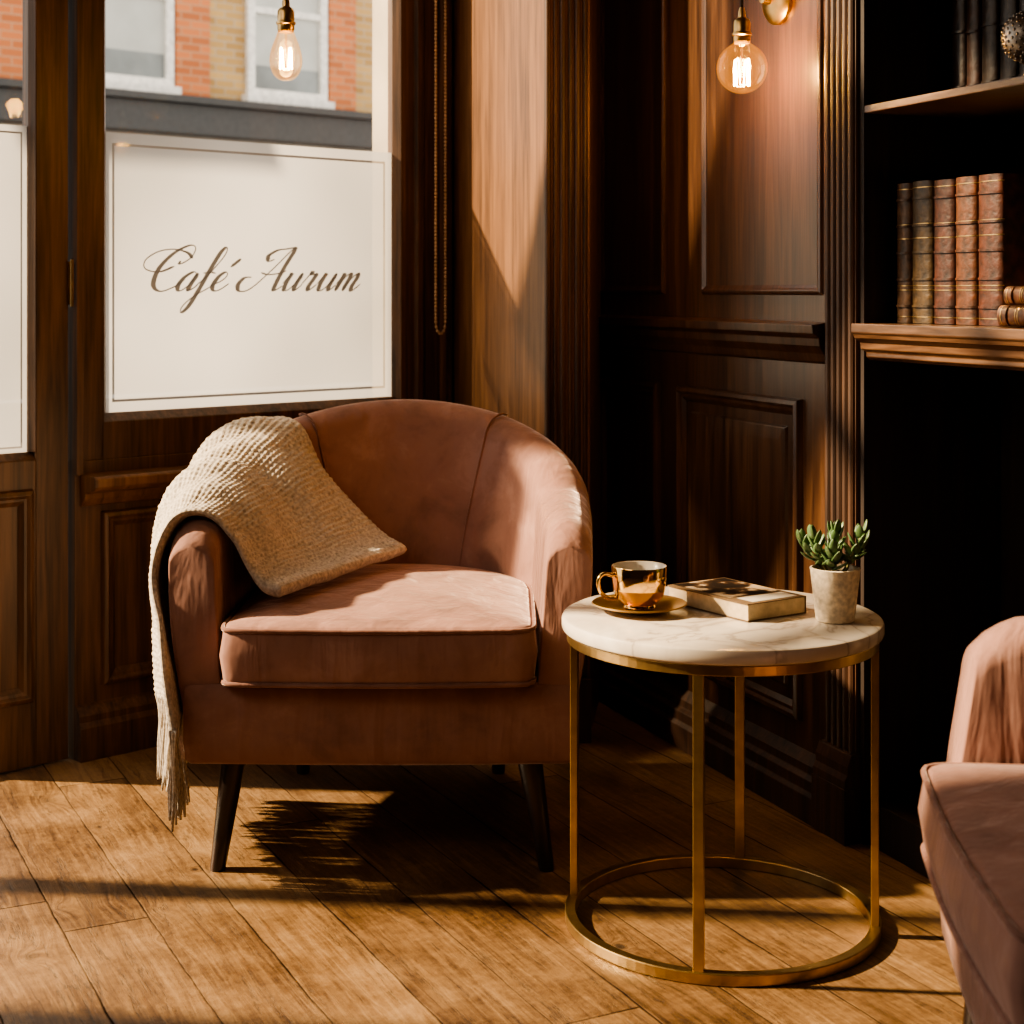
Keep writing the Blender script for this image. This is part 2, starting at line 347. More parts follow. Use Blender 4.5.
m = MB()
m.box(0.0, 1.2, -0.10, 0, 0, 0.635, FA)
m.box(-5, -1.95, -0.12, 0, 0, H, FA)
m.box(-1.95, -0.2, -0.12, 0, 2.92, H, FA)
m.box(-0.2, 1.2, -0.12, 0, HW, H, FA)
m.box(0.963, 1.6, -0.12, 0.0, 0, H, FA)
m.ring(FA, 0.060, 0.92, 0.15, 0.525, MOULD)
m.obj('wall_left', M_WIN, kind='structure', bevel=0.002, label='timber panelled window wall')
m = MB()
m.hprof(FA, 0.012, 1.1, [(0, 0.538), (0.012, 0.542), (0.022, 0.556), (0.026, 0.568), (0.060, 0.576), (0.068, 0.584), (0.068, 0.600), (0.062, 0.606), (0.0, 0.608)])
m.obj('trim_1', M_WALN_SUN, kind='structure', bevel=0.002, label='projecting moulded timber window ledge')
m = MB()
m.hprof(FA, -0.0, 1.1, [(0, 0), (0.026, 0), (0.026, 0.07), (0.02, 0.082), (0.02, 0.095), (0.008, 0.112), (0, 0.118)])
m.obj('baseboard_left', M_WIN, kind='structure', bevel=0.0015)

GN = -0.030
def glazed(u0, u1, z0, z1, zf, par, inset=0.024, gap=0.0055):
    m = MB(); m.add([FA(u0, GN-0.003, z0), FA(u1, GN-0.003, z0), FA(u1, GN-0.003, z1), FA(u0, GN-0.003, z1)], [(0, 1, 2, 3)])
    m.obj('glass_pane', M_GLASS, par, recalc=False)
    m = MB(); n = GN; ig = inset+gap
    def rect(i): return [FA(u0+i, n, z0+i), FA(u1-i, n, z0+i), FA(u1-i, n, zf-i), FA(u0+i, n, zf-i)]
    m.add(rect(ig), [(0, 1, 2, 3)])
    q = [(0, 1, 5, 4), (1, 2, 6, 5), (2, 3, 7, 6), (3, 0, 4, 7)]
    m.add(rect(0.001)+rect(inset), q)
    m.mi = 1; m.add(rect(inset)+rect(ig), q)
    m.obj('frosted_film', [M_FROST, M_LINE], par, recalc=False, label='white frosted glass with a thin border line')
W1 = empty('window_1', (0, 0, 0), 'large timber-framed shop window with frosted lower half', None, 'structure')
m = MB(); bk = -0.045
m.box(0.016, 0.070, bk, -0.002, 0.635, HW, FA); m.vprof(FA, [(0.070, -0.002), (0.084, -0.022), (0.084, bk), (0.070, bk)], 0.733, HW)
m.box(0.0, 0.016, -0.09, 0.010, 0.606, HW, FA)
m.box(0.062, 0.89, bk, -0.002, 0.635, 0.715, FA); m.hprof(FA, 0.062, 0.89, [(-0.002, 0.715), (-0.022, 0.733), (bk, 0.733), (bk, 0.715)])
m.vprof(FA, [(0.878, bk), (0.878, -0.026), (0.89, -0.004), (0.93, -0.004), (0.934, 0.008), (0.95, 0.008), (0.953, -0.002), (0.963, -0.002), (0.963, bk)], 0.635, HW)
m.obj('window_frame', M_WIN, W1, bevel=0.0015)
glazed(0.080, 0.882, 0.731, HW, 1.345, W1)
m = MB()
m.vprof(FA, [(1.01, 0.0), (1.012, 0.010), (1.022, 0.014), (1.028, 0.008), (1.045, 0.010), (1.05, 0.0)], 0.60, 2.9)
m.obj('trim_5', M_WALN_SUN, kind='structure', bevel=0.0015, label='walnut moulding beside the window, sunlight in its wood colour')

D1 = empty('door_1', (0, 0, 0), 'timber glazed cafe door with frosted pane and lower panel', None, 'structure')
m = MB()
m.box(-0.085, -0.012, -0.07, -0.006, 0.005, HW, FA)
m.vprof(FA, [(-0.085, -0.006), (-0.094, -0.024), (-0.094, bk), (-0.085, bk)], 0.66, HW)
m.box(-0.20, -0.085, -0.07, -0.006, 0.005, 0.645, FA); m.hprof(FA, -0.2, -0.085, [(-0.006, 0.645), (-0.024, 0.66), (-0.07, 0.66), (-0.07, 0.645)])
m.ring(lambda u, n, z: FA(u, n-0.006, z), -0.198, -0.092, 0.14, 0.585, MOULD)
m.obj('door_leaf', M_WIN, D1, bevel=0.0015)
glazed(-0.2, -0.09, 0.655, HW, 1.345, D1, inset=0.014, gap=0.004)
m = MB()
m.box(-0.014, -0.004, -0.008, 0.002, 0.97, 1.06, FA); m.tube([FA(-0.009, 0.004, 0.965), FA(-0.009, 0.004, 1.065)], 0.004)
m.obj('hinge', M_BRASS, D1)
W2 = empty('window_2', (0, 0, 0), 'tall clear shopfront glazing with slim timber bars', None, 'structure')
m = MB()
for u in (-0.98, -1.62): m.box(u-0.022, u+0.022, -0.08, -0.02, 0.0, 2.92, FA)
m.box(-1.95, -0.2, -0.08, -0.02, 0.0, 0.05, FA)
m.box(-1.95, -0.2, -0.08, -0.02, 1.98, 2.02, FA)
m.obj('window_frame', M_WIN, W2, bevel=0.002)
cb = FA(-0.3, -0.13, 2.7); cn = empty('sun_blocker', cb, 'dark sloping sun blocker added outside, out of view', 'sun blocker')  # unseen slope added outside to keep direct sun off the right wall
m = MB(); m.hprof(lambda u, n, z: FA(u, n, z)-cb, -0.78, -0.15, [(-0.13, 2.76), (-0.13, 2.72), (-0.8, 1.96), (-0.82, 1.98)])
m.obj('blocker_sheet', simple('blocker_cloth', (0.05, 0.045, 0.04), 0.8), cn)

# lettering
def cr(pts, n=14):
    P = [Vector(p) for p in pts]; P = [P[0]*2-P[1]]+P+[P[-1]*2-P[-2]]; out = []
    for i in range(1, len(P)-2):
        for k in range(n):
            t = k/n; a, b, c, d = P[i-1], P[i], P[i+1], P[i+2]
            out.append(0.5*((2*b)+(c-a)*t+(2*a-5*b+4*c-d)*t*t+(3*b-a-3*c+d)*t*t*t))
    out.append(P[-2]); return out
L = {
 'C': [[(0.95, 1.3), (0.3, 1.0), (-0.5, 1.15), (-0.75, 1.6), (-0.35, 2.05), (0.4, 2.2), (1.2, 2.05), (1.7, 1.75)],
       [(1.05, 1.55), (1.25, 1.45), (1.6, 1.8), (1.55, 2.3), (1.15, 2.42), (0.55, 2.0), (0.2, 1.2), (0.35, 0.35), (0.9, -0.02), (1.5, 0.2), (1.9, 0.6)]],
 'a': [[(0.78, 0.85), (0.5, 1.02), (0.15, 0.7), (0.06, 0.25), (0.3, 0.0), (0.6, 0.3), (0.8, 0.95)], [(0.8, 0.95), (0.7, 0.3), (0.78, 0.02), (1.1, 0.3)]],
 'f': [[(0.0, 0.25), (0.4, 0.9), (0.72, 1.9), (0.62, 2.35), (0.42, 2.1), (0.34, 1.2), (0.3, 0.1), (0.22, -0.8), (0.0, -1.15), (-0.12, -0.85), (0.15, -0.35), (0.7, 0.1), (0.95, 0.3)], [(0.05, 0.95), (0.4, 1.0), (0.75, 0.95)]],
 'e': [[(0.0, 0.28), (0.45, 0.55), (0.6, 0.85), (0.42, 1.02), (0.16, 0.75), (0.1, 0.25), (0.35, 0.0), (0.65, 0.1), (0.95, 0.4)]],
 '\'': [[(0.85, 1.75), (0.5, 1.3)]],
 'A': [[(-0.5, 0.75), (-0.9, 0.7), (-1.05, 0.3), (-0.75, -0.02), (-0.2, 0.15), (0.45, 1.15), (1.0, 2.2), (1.25, 2.45)], [(1.25, 2.45), (1.12, 1.4), (1.1, 0.4), (1.2, 0.02), (1.6, 0.3)],
       [(-0.1, 1.0), (0.4, 0.9), (1.0, 0.98), (1.35, 1.12)], [(1.25, 2.45), (0.75, 2.35), (0.2, 2.25), (-0.15, 1.95), (0.0, 1.65), (0.3, 1.75)]],
 'u': [[(0, 0.4), (0.25, 1.0), (0.2, 0.4), (0.3, 0.02), (0.6, 0.15), (0.85, 0.7), (0.92, 1.0)], [(0.92, 1.0), (0.82, 0.3), (0.92, 0.02), (1.2, 0.35)]],
 'r': [[(0, 0.35), (0.22, 0.9), (0.3, 1.1), (0.33, 0.92), (0.6, 0.95), (0.58, 0.65), (0.5, 0.25), (0.62, 0.02), (0.95, 0.38)]],
 'm': [[(0, 0.38), (0.2, 1.0), (0.2, 0.6), (0.12, 0.0)], [(0.12, 0.05), (0.35, 0.75), (0.58, 1.0), (0.66, 0.75), (0.58, 0.0)], [(0.58, 0.05), (0.82, 0.75), (1.05, 1.0), (1.13, 0.75), (1.05, 0.25), (1.18, 0.0), (1.55, 0.4)]],
}
lay = [('C', 0.8), ('a', 2.45), ('f', 3.45), ('e', 4.3), ('\'', 4.35), ('A', 6.85), ('u', 8.35), ('r', 9.5), ('u', 10.45), ('m', 11.65)]
strokes = []
for ch, x0 in lay:
    for st in L[ch]:
        strokes.append([Vector((x+x0+0.55*y, y)) for x, y in cr(st)])
mnx = min(p.x for s in strokes for p in s); mxx = max(p.x for s in strokes for p in s)
sx = 0.60/(mxx-mnx); sz = 0.0425
m = MB()
for s in strokes:
    P = [Vector(((p.x-mnx)*sx+0.180, p.y*sz+0.998)) for p in s]; n = len(P); vs = []
    for i, p in enumerate(P):
        t = (P[min(i+1, n-1)]-P[max(i-1, 0)]); t.normalize()
        down = abs(t.y)**1.5 if t.y < 0 else 0
        w = 0.0015+0.0050*down
        e = min(i, n-1-i)/6.0; w *= min(1, 0.5+e)
        q = Vector((-t.y, t.x))*w
        vs += [FA(p.x+q.x, GN+0.0025, p.y+q.y), FA(p.x-q.x, GN+0.0025, p.y-q.y)]
    fs = [(2*i, 2*i+1, 2*i+3, 2*i+2) for i in range(n-1)]
    m.add(vs, fs)
m.obj('lettering', M_INK, W1, label='flowing script lettering reading Café Aurum', recalc=False)

# pier
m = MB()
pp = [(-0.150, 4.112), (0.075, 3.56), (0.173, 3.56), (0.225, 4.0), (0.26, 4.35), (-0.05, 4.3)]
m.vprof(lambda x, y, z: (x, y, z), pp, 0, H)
m.obj('wall_pier', M_WALN_SUN, kind='structure', bevel=0.003, label='walnut panelled pier, sunlight in its wood colour')
m = MB()
for i in range(6):
    cx = 0.080+i*0.0165; r = 0.0082 if i % 2 == 0 else 0.006
    m.vprof(lambda x, y, z: (x, y, z), [(cx+r*math.cos(a), 3.562-r*math.sin(a)*1.3) for a in [pi*k/6 for k in range(7)]], 0.14, H)
m.box(0.068, 0.175, 3.53, 3.56, 0, 0.14)
m.obj('trim_2', M_REED, kind='structure', smooth=True, auto=50, label='reeded dark walnut casing')

# bead cord
base = FA(0.985, 0.028, 1.0)
bc = empty('blind_cord', base, 'beaded roller blind cord hanging beside the window frame', 'blind cord')
path = [FA(0.970, 0.034, 0.92+0.0095*i) for i in range(140)]
path2 = [FA(1.002, 0.034, 0.92+0.0095*i) for i in range(140)]
arc = [FA(0.986-0.016*math.cos(a), 0.034, 0.92-0.03*math.sin(a)) for a in [pi*k/7 for k in range(8)]]
full = list(reversed(path))+arc[1:-1]+path2
m = MB(); m.tube([p-base for p in full], 0.0014, 6)
for p in full:
    m.lathe([(0.0001, -0.0042), (0.0030, -0.0030), (0.0042, 0.0), (0.0030, 0.0030), (0.0001, 0.0042)], 8, p-base)
m.obj('bead_chain', M_BEAD, bc, smooth=True)

# wall B
m = MB()
m.box(-0.45, 1.075, -0.05, 0, 0, H, FB)
m.ring(FB, 0.03, 0.36, 0.17, 0.79, MOULD)
m.ring(FB, 0.455, 0.972, 0.17, 0.79, MOULD)
m.ring(FB, 0.51, 0.917, 0.225, 0.735, [(0, 0), (0.004, 0.006), (0.03, 0.007)], True)
m.ring(FB, 0.03, 0.38, 0.99, 2.7, MSOFT)
m.ring(FB, 0.56, 1.045, 0.99, 2.7, MSOFT)
m.obj('wall_right', M_WALN, kind='structure', bevel=0.0015, label='dark walnut panelled wall')
m = MB()
m.hprof(FB, -0.4, 1.066, [(0, 0.86), (0.008, 0.865), (0.012, 0.88), (0.022, 0.895), (0.024, 0.91), (0.036, 0.918), (0.038, 0.935), (0.0, 0.94)])
m.obj('trim_3', M_WALN, kind='structure', bevel=0.0015, label='moulded walnut dado rail')
m = MB()
m.hprof(FB, -0.4, 1.066, [(0, 0), (0.035, 0), (0.035, 0.05), (0.028, 0.058), (0.028, 0.078), (0.018, 0.085), (0.016, 0.10), (0.004, 0.115), (0, 0.12)])
m.obj('baseboard_right', M_REED, kind='structure', bevel=0.0015)
m = MB(); m.box(0.86, 3.0, 2.36, 2.45, 0, H); m.obj('wall_alcove', M_PLASTER, kind='structure')

# bookcase
BK = empty('bookcase', FB(1.11, 0, 0), 'built-in dark walnut bookcase with reeded pilaster and open shelves', 'bookcase')
def FBk(v, n, z): return FB(v, n, z)-FB(1.11, 0, 0)
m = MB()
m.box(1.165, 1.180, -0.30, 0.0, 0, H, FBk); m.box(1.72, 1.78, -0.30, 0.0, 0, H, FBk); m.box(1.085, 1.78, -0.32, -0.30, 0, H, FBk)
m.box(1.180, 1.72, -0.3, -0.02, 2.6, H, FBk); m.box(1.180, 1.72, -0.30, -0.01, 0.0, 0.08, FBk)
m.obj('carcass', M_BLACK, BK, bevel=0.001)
m = MB()
m.box(1.068, 1.166, -0.05, 0.008, 0, H, FBk)
for i in range(5):
    c = 1.078+i*0.0192; r = 0.0084
    m.vprof(FBk, [(c+r*math.cos(a), 0.007+r*1.1*math.sin(a)) for a in [pi*k/6 for k in range(7)]], 0.16, 2.9)
m.box(1.060, 1.172, -0.02, 0.036, 0, 0.10, FBk)
m.hprof(FBk, 1.062, 1.170, [(0, 0.1), (0.034, 0.1), (0.034, 0.115), (0.028, 0.125), (0.028, 0.14), (0.02, 0.16), (0, 0.165)])
m.obj('pilaster', M_REED, BK, bevel=0.0012)
ZS = 0.941
m = MB(); m.box(1.180, 1.72, -0.30, 0.0, 1.318, 1.332, FBk); m.obj('shelf', M_SHELF, BK, bevel=0.002)
m = MB(); m.hprof(FBk, 1.175, 1.74, [(-0.3, 0.876), (-0.012, 0.874), (-0.004, 0.880), (-0.004, 0.888), (0.004, 0.894), (0.006, 0.906), (0.018, 0.914), (0.020, 0.920), (0.024, 0.924), (0.024, 0.940), (-0.3, 0.941)]); m.obj('shelf', M_SHELF, BK, bevel=0.0015)

def make_book(name, v0, th, h, d, z0, n0, col, label, group, bands=5, lie=False, ln=0.2, gold=True):
    mc = simple('leather_'+name, col, 0.45, 0, 0.5, 55, 0.2)
    rot = math.atan2(bD.y, bD.x)
    e = empty('book', FB(v0+th/2 if not lie else v0+ln/2, n0, z0), label, 'book', group=group, rotz=rot)
    def T(x, y, z):
        return (x, y, z) if not lie else (z-ln/2, y, th/2+x)
    m = MB(); r = th/2; t = 0.003
    outl = [(r*math.cos(a), 0.010-0.010*math.sin(a)) for a in [pi*k/8 for k in range(9)]]
    prof = [(r, d)]+outl+[(-r, d), (-r+t, d), (-r+t, 0.012), (r-t, 0.012), (r-t, d)]
    n = len(prof); vs = [T(p[0], p[1], 0) for p in prof]+[T(p[0], p[1], h) for p in prof]
    m.add(vs, [(i, (i+1) % n, n+(i+1) % n, n+i) for i in range(n)]+[tuple(range(n)), tuple(range(2*n-1, n-1, -1))])
    for k in range(bands):
        zc = h*(0.12+0.76*k/(max(1, bands-1)))
        o2 = [(r*1.02*math.cos(a), 0.010-0.0135*math.sin(a)) for a in [pi*j/8 for j in range(9)]]
        vs = [T(p[0], p[1], zc-0.002) for p in o2]+[T(p[0], p[1], zc+0.002) for p in o2]
        m.add(vs, [(i, i+1, 9+i+1, 9+i) for i in range(8)]+[tuple(range(9)), tuple(range(17, 8, -1))])
    if gold:
        m.mi = 1
        for zc in (h*0.045, h*0.235, h*0.265, h*0.60, h*0.70, h*0.955):
            o2 = [(r*1.004*math.cos(a), 0.010-0.0108*math.sin(a)) for a in [pi*j/8 for j in range(9)]]
            vs = [T(p[0], p[1], zc-0.0008) for p in o2]+[T(p[0], p[1], zc+0.0008) for p in o2]
            m.add(vs, [(i, i+1, 9+i+1, 9+i) for i in range(8)])
        m.mi = 0
    m.obj('cover', [mc, M_BRASS], e, smooth=True, auto=35)
    m = MB()
    vs = [T(x, y, z) for z in (0.003, h-0.004) for (x, y) in ((-r+t, 0.012), (r-t, 0.012), (r-t, d-0.004), (-r+t, d-0.004))]
    m.add(vs, [(0, 1, 2, 3), (4, 5, 6, 7), (0, 1, 5, 4), (1, 2, 6, 5), (2, 3, 7, 6), (3, 0, 4, 7)])
    m.obj('page_block', M_PAGE, e)
    return e
G1 = 'leather-bound books on the lower shelf'; G2 = 'dark old books on the upper shelf'; G3 = 'books lying stacked on the lower shelf'
vv = [1.200, 1.246, 1.310, 1.371, 1.432]; ths = [0.042, 0.060, 0.058, 0.057, 0.064]; hs = [0.249, 0.250, 0.248, 0.249, 0.249]
cs = [(0.075, 0.038, 0.018), (0.050, 0.028, 0.009), (0.038, 0.010, 0.0045), (0.066, 0.021, 0.007), (0.046, 0.012, 0.005)]
lb = ['slim brown leather book standing on the shelf', 'olive brown leather book with gilt spine bands', 'oxblood leather book with ribbed spine', 'tan leather book with ribbed spine', 'thick chestnut leather book with ribbed spine']
for i in range(5): make_book('a%d' % i, vv[i], ths[i], hs[i], 0.17, ZS+0.0005, -0.05, cs[i], lb[i], G1)
make_book('s0', 1.515, 0.034, 0.19, 0.13, ZS+0.0005, -0.03, (0.085, 0.03, 0.011), 'tan leather book lying flat at the bottom', G3, lie=True, ln=0.19, bands=4)
make_book('s1', 1.525, 0.030, 0.17, 0.12, ZS+0.0352, -0.035, (0.13, 0.05, 0.02), 'light tan leather book lying on top of another', G3, lie=True, ln=0.17, bands=4)
vt = [1.225, 1.268, 1.31, 1.36, 1.41]; tt = [0.040, 0.037, 0.044, 0.046, 0.04]
for i in range(5): make_book('t%d' % i, vt[i], tt[i], 0.26-0.01*(i % 2), 0.14, 1.3325, -0.15, [(0.014, 0.006, 0.003), (0.019, 0.006, 0.003), (0.012, 0.006, 0.003), (0.007, 0.003, 0.002), (0.008, 0.003, 0.002)][i], 'dark red-brown cloth-bound old book on upper shelf', G2, bands=3, gold=False)
p0 = FB(1.53, -0.08, 1.3325)
orb = empty('orb_ornament', p0, 'textured silver orb ornament on a small stand', 'ornament')
m = MB(); m.lathe([(0.026, 0), (0.026, 0.004), (0.008, 0.010), (0.006, 0.03), (0.012, 0.036), (0.0001, 0.04)], 24); m.obj('stand', M_SILVER, orb, smooth=True, auto=40)
m = MB(); m.lathe([(0.042*math.sin(a)+1e-5, 0.076-0.042*math.cos(a)) for a in [pi*k/20 for k in range(21)]], 32)
for i in range(220):
    zz = 1-2*(i+0.5)/220; ph = i*2.39996; rr = math.sqrt(1-zz*zz); c = Vector((rr*math.cos(ph), rr*math.sin(ph), zz))*0.0415+Vector((0, 0, 0.076))
    m.lathe([(0.0001, -0.0028), (0.0023, -0.0014), (0.0023, 0.0014), (0.0001, 0.0028)], 6, c)
m.obj('orb', M_SILVER, orb, smooth=True, auto=60)

# sconce
e = empty('wall_sconce', FB(0.885, 0, 1.575), 'round brass wall light plate on dark panelling', 'wall light', rotz=math.atan2(nB.y, nB.x))
m = MB(); pr = [(0.052, 0.001), (0.052, 0.008), (0.046, 0.014), (0.03, 0.02), (0.014, 0.024), (0.012, 0.04), (0.0001, 0.042)]
m.lathe(pr, 40); m.v = [(z, x, y) for x, y, z in m.v]; m.obj('wall_plate', M_BRASS, e, smooth=True, auto=35)
m = MB(); m.tube([(0.038, 0, 0), (0.07, 0, 0.02), (0.085, 0, 0.06), (0.085, 0, 0.12)], 0.006, 12); m.lathe([(0.018, 0.12), (0.022, 0.13), (0.022, 0.17), (0.0001, 0.175)], 24, (0.085, 0, 0)); m.obj('arm', M_BRASS, e, smooth=True, auto=40)

def pendant(loc, prof, label, capz, rad, power):
    e = empty('pendant_lamp', loc, label, 'pendant lamp')
    m = MB(); m.tube([(0, 0, capz+0.06), (0, 0, H-loc[2]-0.03)], 0.0028, 8); m.obj('cord', M_CHAIN, e, smooth=True)
    m = MB(); m.lathe([(0.04, H-loc[2]-0.03), (0.04, H-loc[2]-0.002), (0.0001, H-loc[2]-0.001)], 24); m.obj('ceiling_rose', M_BRASS, e)
    m = MB(); m.lathe([(0.0145, capz-0.006), (0.0165, capz), (0.0165, capz+0.008), (0.019, capz+0.010), (0.019, capz+0.014), (0.0165, capz+0.016), (0.0165, capz+0.034), (0.014, capz+0.04), (0.008, capz+0.044), (0.007, capz+0.056), (0.004, capz+0.064), (0.0001, capz+0.065)], 28)
    m.obj('lamp_holder', M_BRASS, e, smooth=True, auto=35)
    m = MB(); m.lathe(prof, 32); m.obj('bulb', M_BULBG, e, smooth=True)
    m = MB(); n = 4; pts = []
    for k in range(n):
        a = 2*pi*k/n+0.5; r1 = rad*0.34
        for q in range(6):
            aa = a+q*0.14; pts.append((r1*math.cos(aa), r1*math.sin(aa), rad*(-0.75+1.15*math.sin(pi*q/5)**0.35)))
    m.tube(pts, 0.0012, 6, closed=True)
    m.obj('filament', M_FIL, e)
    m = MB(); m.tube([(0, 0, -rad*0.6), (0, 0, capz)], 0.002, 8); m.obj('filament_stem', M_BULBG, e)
    l = bpy.data.lights.new('bulb_light', 'POINT'); l.energy = power; l.color = (1, 0.52, 0.11); l.shadow_soft_size = 0.02
    lo = bpy.data.objects.new('bulb_light', l); lo.parent = e; COL.objects.link(lo)
    return e
gl = [(0.049*math.sin(a)+1e-5, -0.049*math.cos(a)) for a in [pi*k/24 for k in range(20)]]+[(0.018, 0.047), (0.0145, 0.053)]
pendant((0.4425, 3.08, 1.427), gl, 'round globe filament bulb in a brass holder on a cord', 0.053, 0.045, 11)
tr = [(0.0001, -0.05), (0.012, -0.048), (0.024, -0.038), (0.031, -0.02), (0.031, -0.002), (0.026, 0.018), (0.019, 0.036), (0.0145, 0.05)]
tp = cr([(a, b) for a, b in tr], 4)
pendant((-0.438, 3.1, 1.455), [(max(0.0001, p.x), p.y) for p in tp], 'teardrop filament bulb in a brass holder on a cord', 0.05, 0.036, 1.2)

# ------------------------------------------------------------------ armchair
CY = 3.105
AC = empty('armchair', (-0.228, CY, 0), 'rose velvet tub armchair draped with a knitted throw, by the window', 'armchair', group='rose velvet tub armchairs')
CW = 0.328; ys = -0.36; yc = -0.02
def plan():
    st = []
    for i in range(14): st.append((Vector((-CW, ys+(yc-ys)*i/14)), Vector((-1, 0)), 0.0, (i/14)))
    K = 44
    for i in range(K+1):
        a = pi*i/K; s = math.sin(a)
        st.append((Vector((-CW*math.cos(a), yc+CW*s)), Vector((-math.cos(a), s)), s, 1))
    for i in range(13, -1, -1): st.append((Vector((CW, ys+(yc-ys)*i/14)), Vector((1, 0)), 0.0, (i/14)))
    return st
def sm(x): x = max(0, min(1, x)); return x*x*(3-2*x)
def section(b, ts):
    h = 0.558+0.030*min(1, ts*5)**0.6+0.037*ts+(0.146*b**0.9 if b > 0 else 0)
    w = 0.041+0.011*sm(ts)*(1-0.3*b); zt = h-w; pts = []
    nz = 9
    for k in range(nz):
        z = 0.20+(zt-0.20)*k/(nz-1); pts.append((0.0+w*sm((z-0.2)/0.36)+0.006*math.sin(pi*k/(nz-1)), z))
    for k in range(1, 10):
        a = pi*k/10; pts.append((w*math.cos(a), zt+w*math.sin(a)*0.92))
    for k in range(nz):
        z = zt-(zt-0.26)*k/(nz-1); f = k/(nz-1)
        pts.append((-w-(0.02+0.05*b)*f-0.014*b*math.sin(pi*f), z))
    return pts
S = plan(); vs = []; secs = []
for p, n, b, ts in S:
    sec = section(b, ts); secs.append(sec)
    for o, z in sec:
        back = 0.030*(1-min(1, ts*1.6))**2*sm((z-0.34)/0.24) if b == 0 else 0
        vs.append((p.x+n.x*o, p.y+n.y*o+back, z))
k = len(secs[0]); fs = []
for i in range(len(S)-1):
    for j in range(k):
        a = i*k+j; b = i*k+(j+1) % k; fs.append((a, b, b+k, a+k))
fs.append(tuple(range(k))); fs.append(tuple(range((len(S)-1)*k, len(S)*k)))
m = MB(); m.add(vs, fs); shell = m.obj('backrest', M_VELVET, AC, smooth=True, bevel=0.020, bseg=6, label='curved velvet back and arms')
shell_v = [Vector(v) for v in vs]; shell_f = [f for f in fs if len(f) == 4]
outl = [(p.x+n.x*0.004, p.y+n.y*0.004) for p, n, b, ts in S]
m = MB(); prof = [(0.012, 0.186), (0.0, 0.196), (-0.004, 0.23), (-0.004, 0.29), (0.0, 0.318), (0.012, 0.326)]
vs = []; fs = []
def ins(p, d):
    v = Vector(p); L0 = v.length; return v*(1-d/L0)
outl = [(-CW-0.004, ys-0.004)]+outl+[(CW+0.004, ys-0.004)]
front = [(CW+0.004-(2*CW+0.008)*i/20, ys-0.004-0.012*math.sin(pi*i/20)) for i in range(1, 20)]
outl = outl+front; nO = len(outl)
for d, z in prof:
    for p in outl: q = ins(p, d); vs.append((q.x, q.y, z))
for i in range(len(prof)-1):
    for j in range(nO): a = i*nO+j; b = i*nO+(j+1) % nO; fs.append((a, b, b+nO, a+nO))
fs.append(tuple(range(nO))); fs.append(tuple(range((len(prof)-1)*nO, len(prof)*nO)))
m.add(vs, fs); m.obj('base', M_VELVET, AC, smooth=True, auto=50)
co = []
hw = 0.268
for i in range(17): co.append((-hw+2*hw*i/16, -0.402-0.012*math.sin(pi*i/16)))
for i in range(1, 8): co.append((hw, -0.402+0.37*i/8))
for i in range(0, 17):
    a = pi*i/16; co.append((hw*math.cos(a), -0.03+0.27*math.sin(a)))
for i in range(7, 0, -1): co.append((-hw, -0.402+0.37*i/8))
def roundc(pts, it=3):
    P = [Vector(p) for p in pts]
    for _ in range(it):
        Q = []
        for i in range(len(P)): a, b = P[i], P[(i+1) % len(P)]; Q += [a*0.75+b*0.25, a*0.25+b*0.75] if _ < 1 else [b*0.5+(a+P[(i+2) % len(P)])*0.25]
        P = Q
    return P
co = roundc(co); nC = len(co); vs = []; fs = []; rings = []
z0, z1, R = 0.327, 0.430, 0.03
for kx in range(7):
    a = -pi/2+pi/2*kx/6; rings.append((R*0.6*(1-math.cos(a)), z0+R*0.7+R*0.7*math.sin(a)))
rings.append((-0.006, (z0+z1)/2))
for kx in range(7):
    a = pi/2*kx/6; rings.append((R*0.6*(1-math.cos(a)), z1-R*0.7+R*0.7*math.sin(a)))
for kx in range(1, 12):
    f = kx/12; rings.append((('f', f), z1+0.026*(1-(1-f)**2)))
for d, z in rings:
    for p in co:
        v = p-Vector((0, -0.1))
        if isinstance(d, tuple): q = v*(1-0.02)*(1-d[1])
        else: q = v*(1-d/v.length)
        vs.append((q.x, q.y-0.1, z))
for i in range(len(rings)-1):
    for j in range(nC): a = i*nC+j; b = i*nC+(j+1) % nC; fs.append((a, b, b+nC, a+nC))
fs.append(tuple(range(nC))); fs.append(tuple(range((len(rings)-1)*nC, len(rings)*nC)))
m = MB(); m.add(vs, fs); m.obj('seat_cushion', M_VELVET, AC, smooth=True)
cush_v = [Vector(v) for v in vs]; cush_f = list(fs)
m = MB()
for zz in (z1-0.006, z0+0.006):
    m.tube([(p.x*0.995, (p.y+0.1)*0.995-0.1, zz) for p in co], 0.0042, 8, closed=True)
for a in (pi*0.30, pi*0.70):
    bb = math.sin(a); sec = section(bb, 1); plx = []
    for t, (o, z) in enumerate(sec[12:-2]):
        ang = a+(0.18 if a < pi/2 else -0.18)*((0.77-z)/0.4-0.4)
        plx.append((-CW*math.cos(ang)-math.cos(ang)*(o-0.0005), yc+CW*math.sin(ang)+math.sin(ang)*(o-0.0005), z))
    m.tube(plx, 0.0024, 8)
m.obj('piping', M_PIPE, AC, smooth=True, label='corded velvet piping')
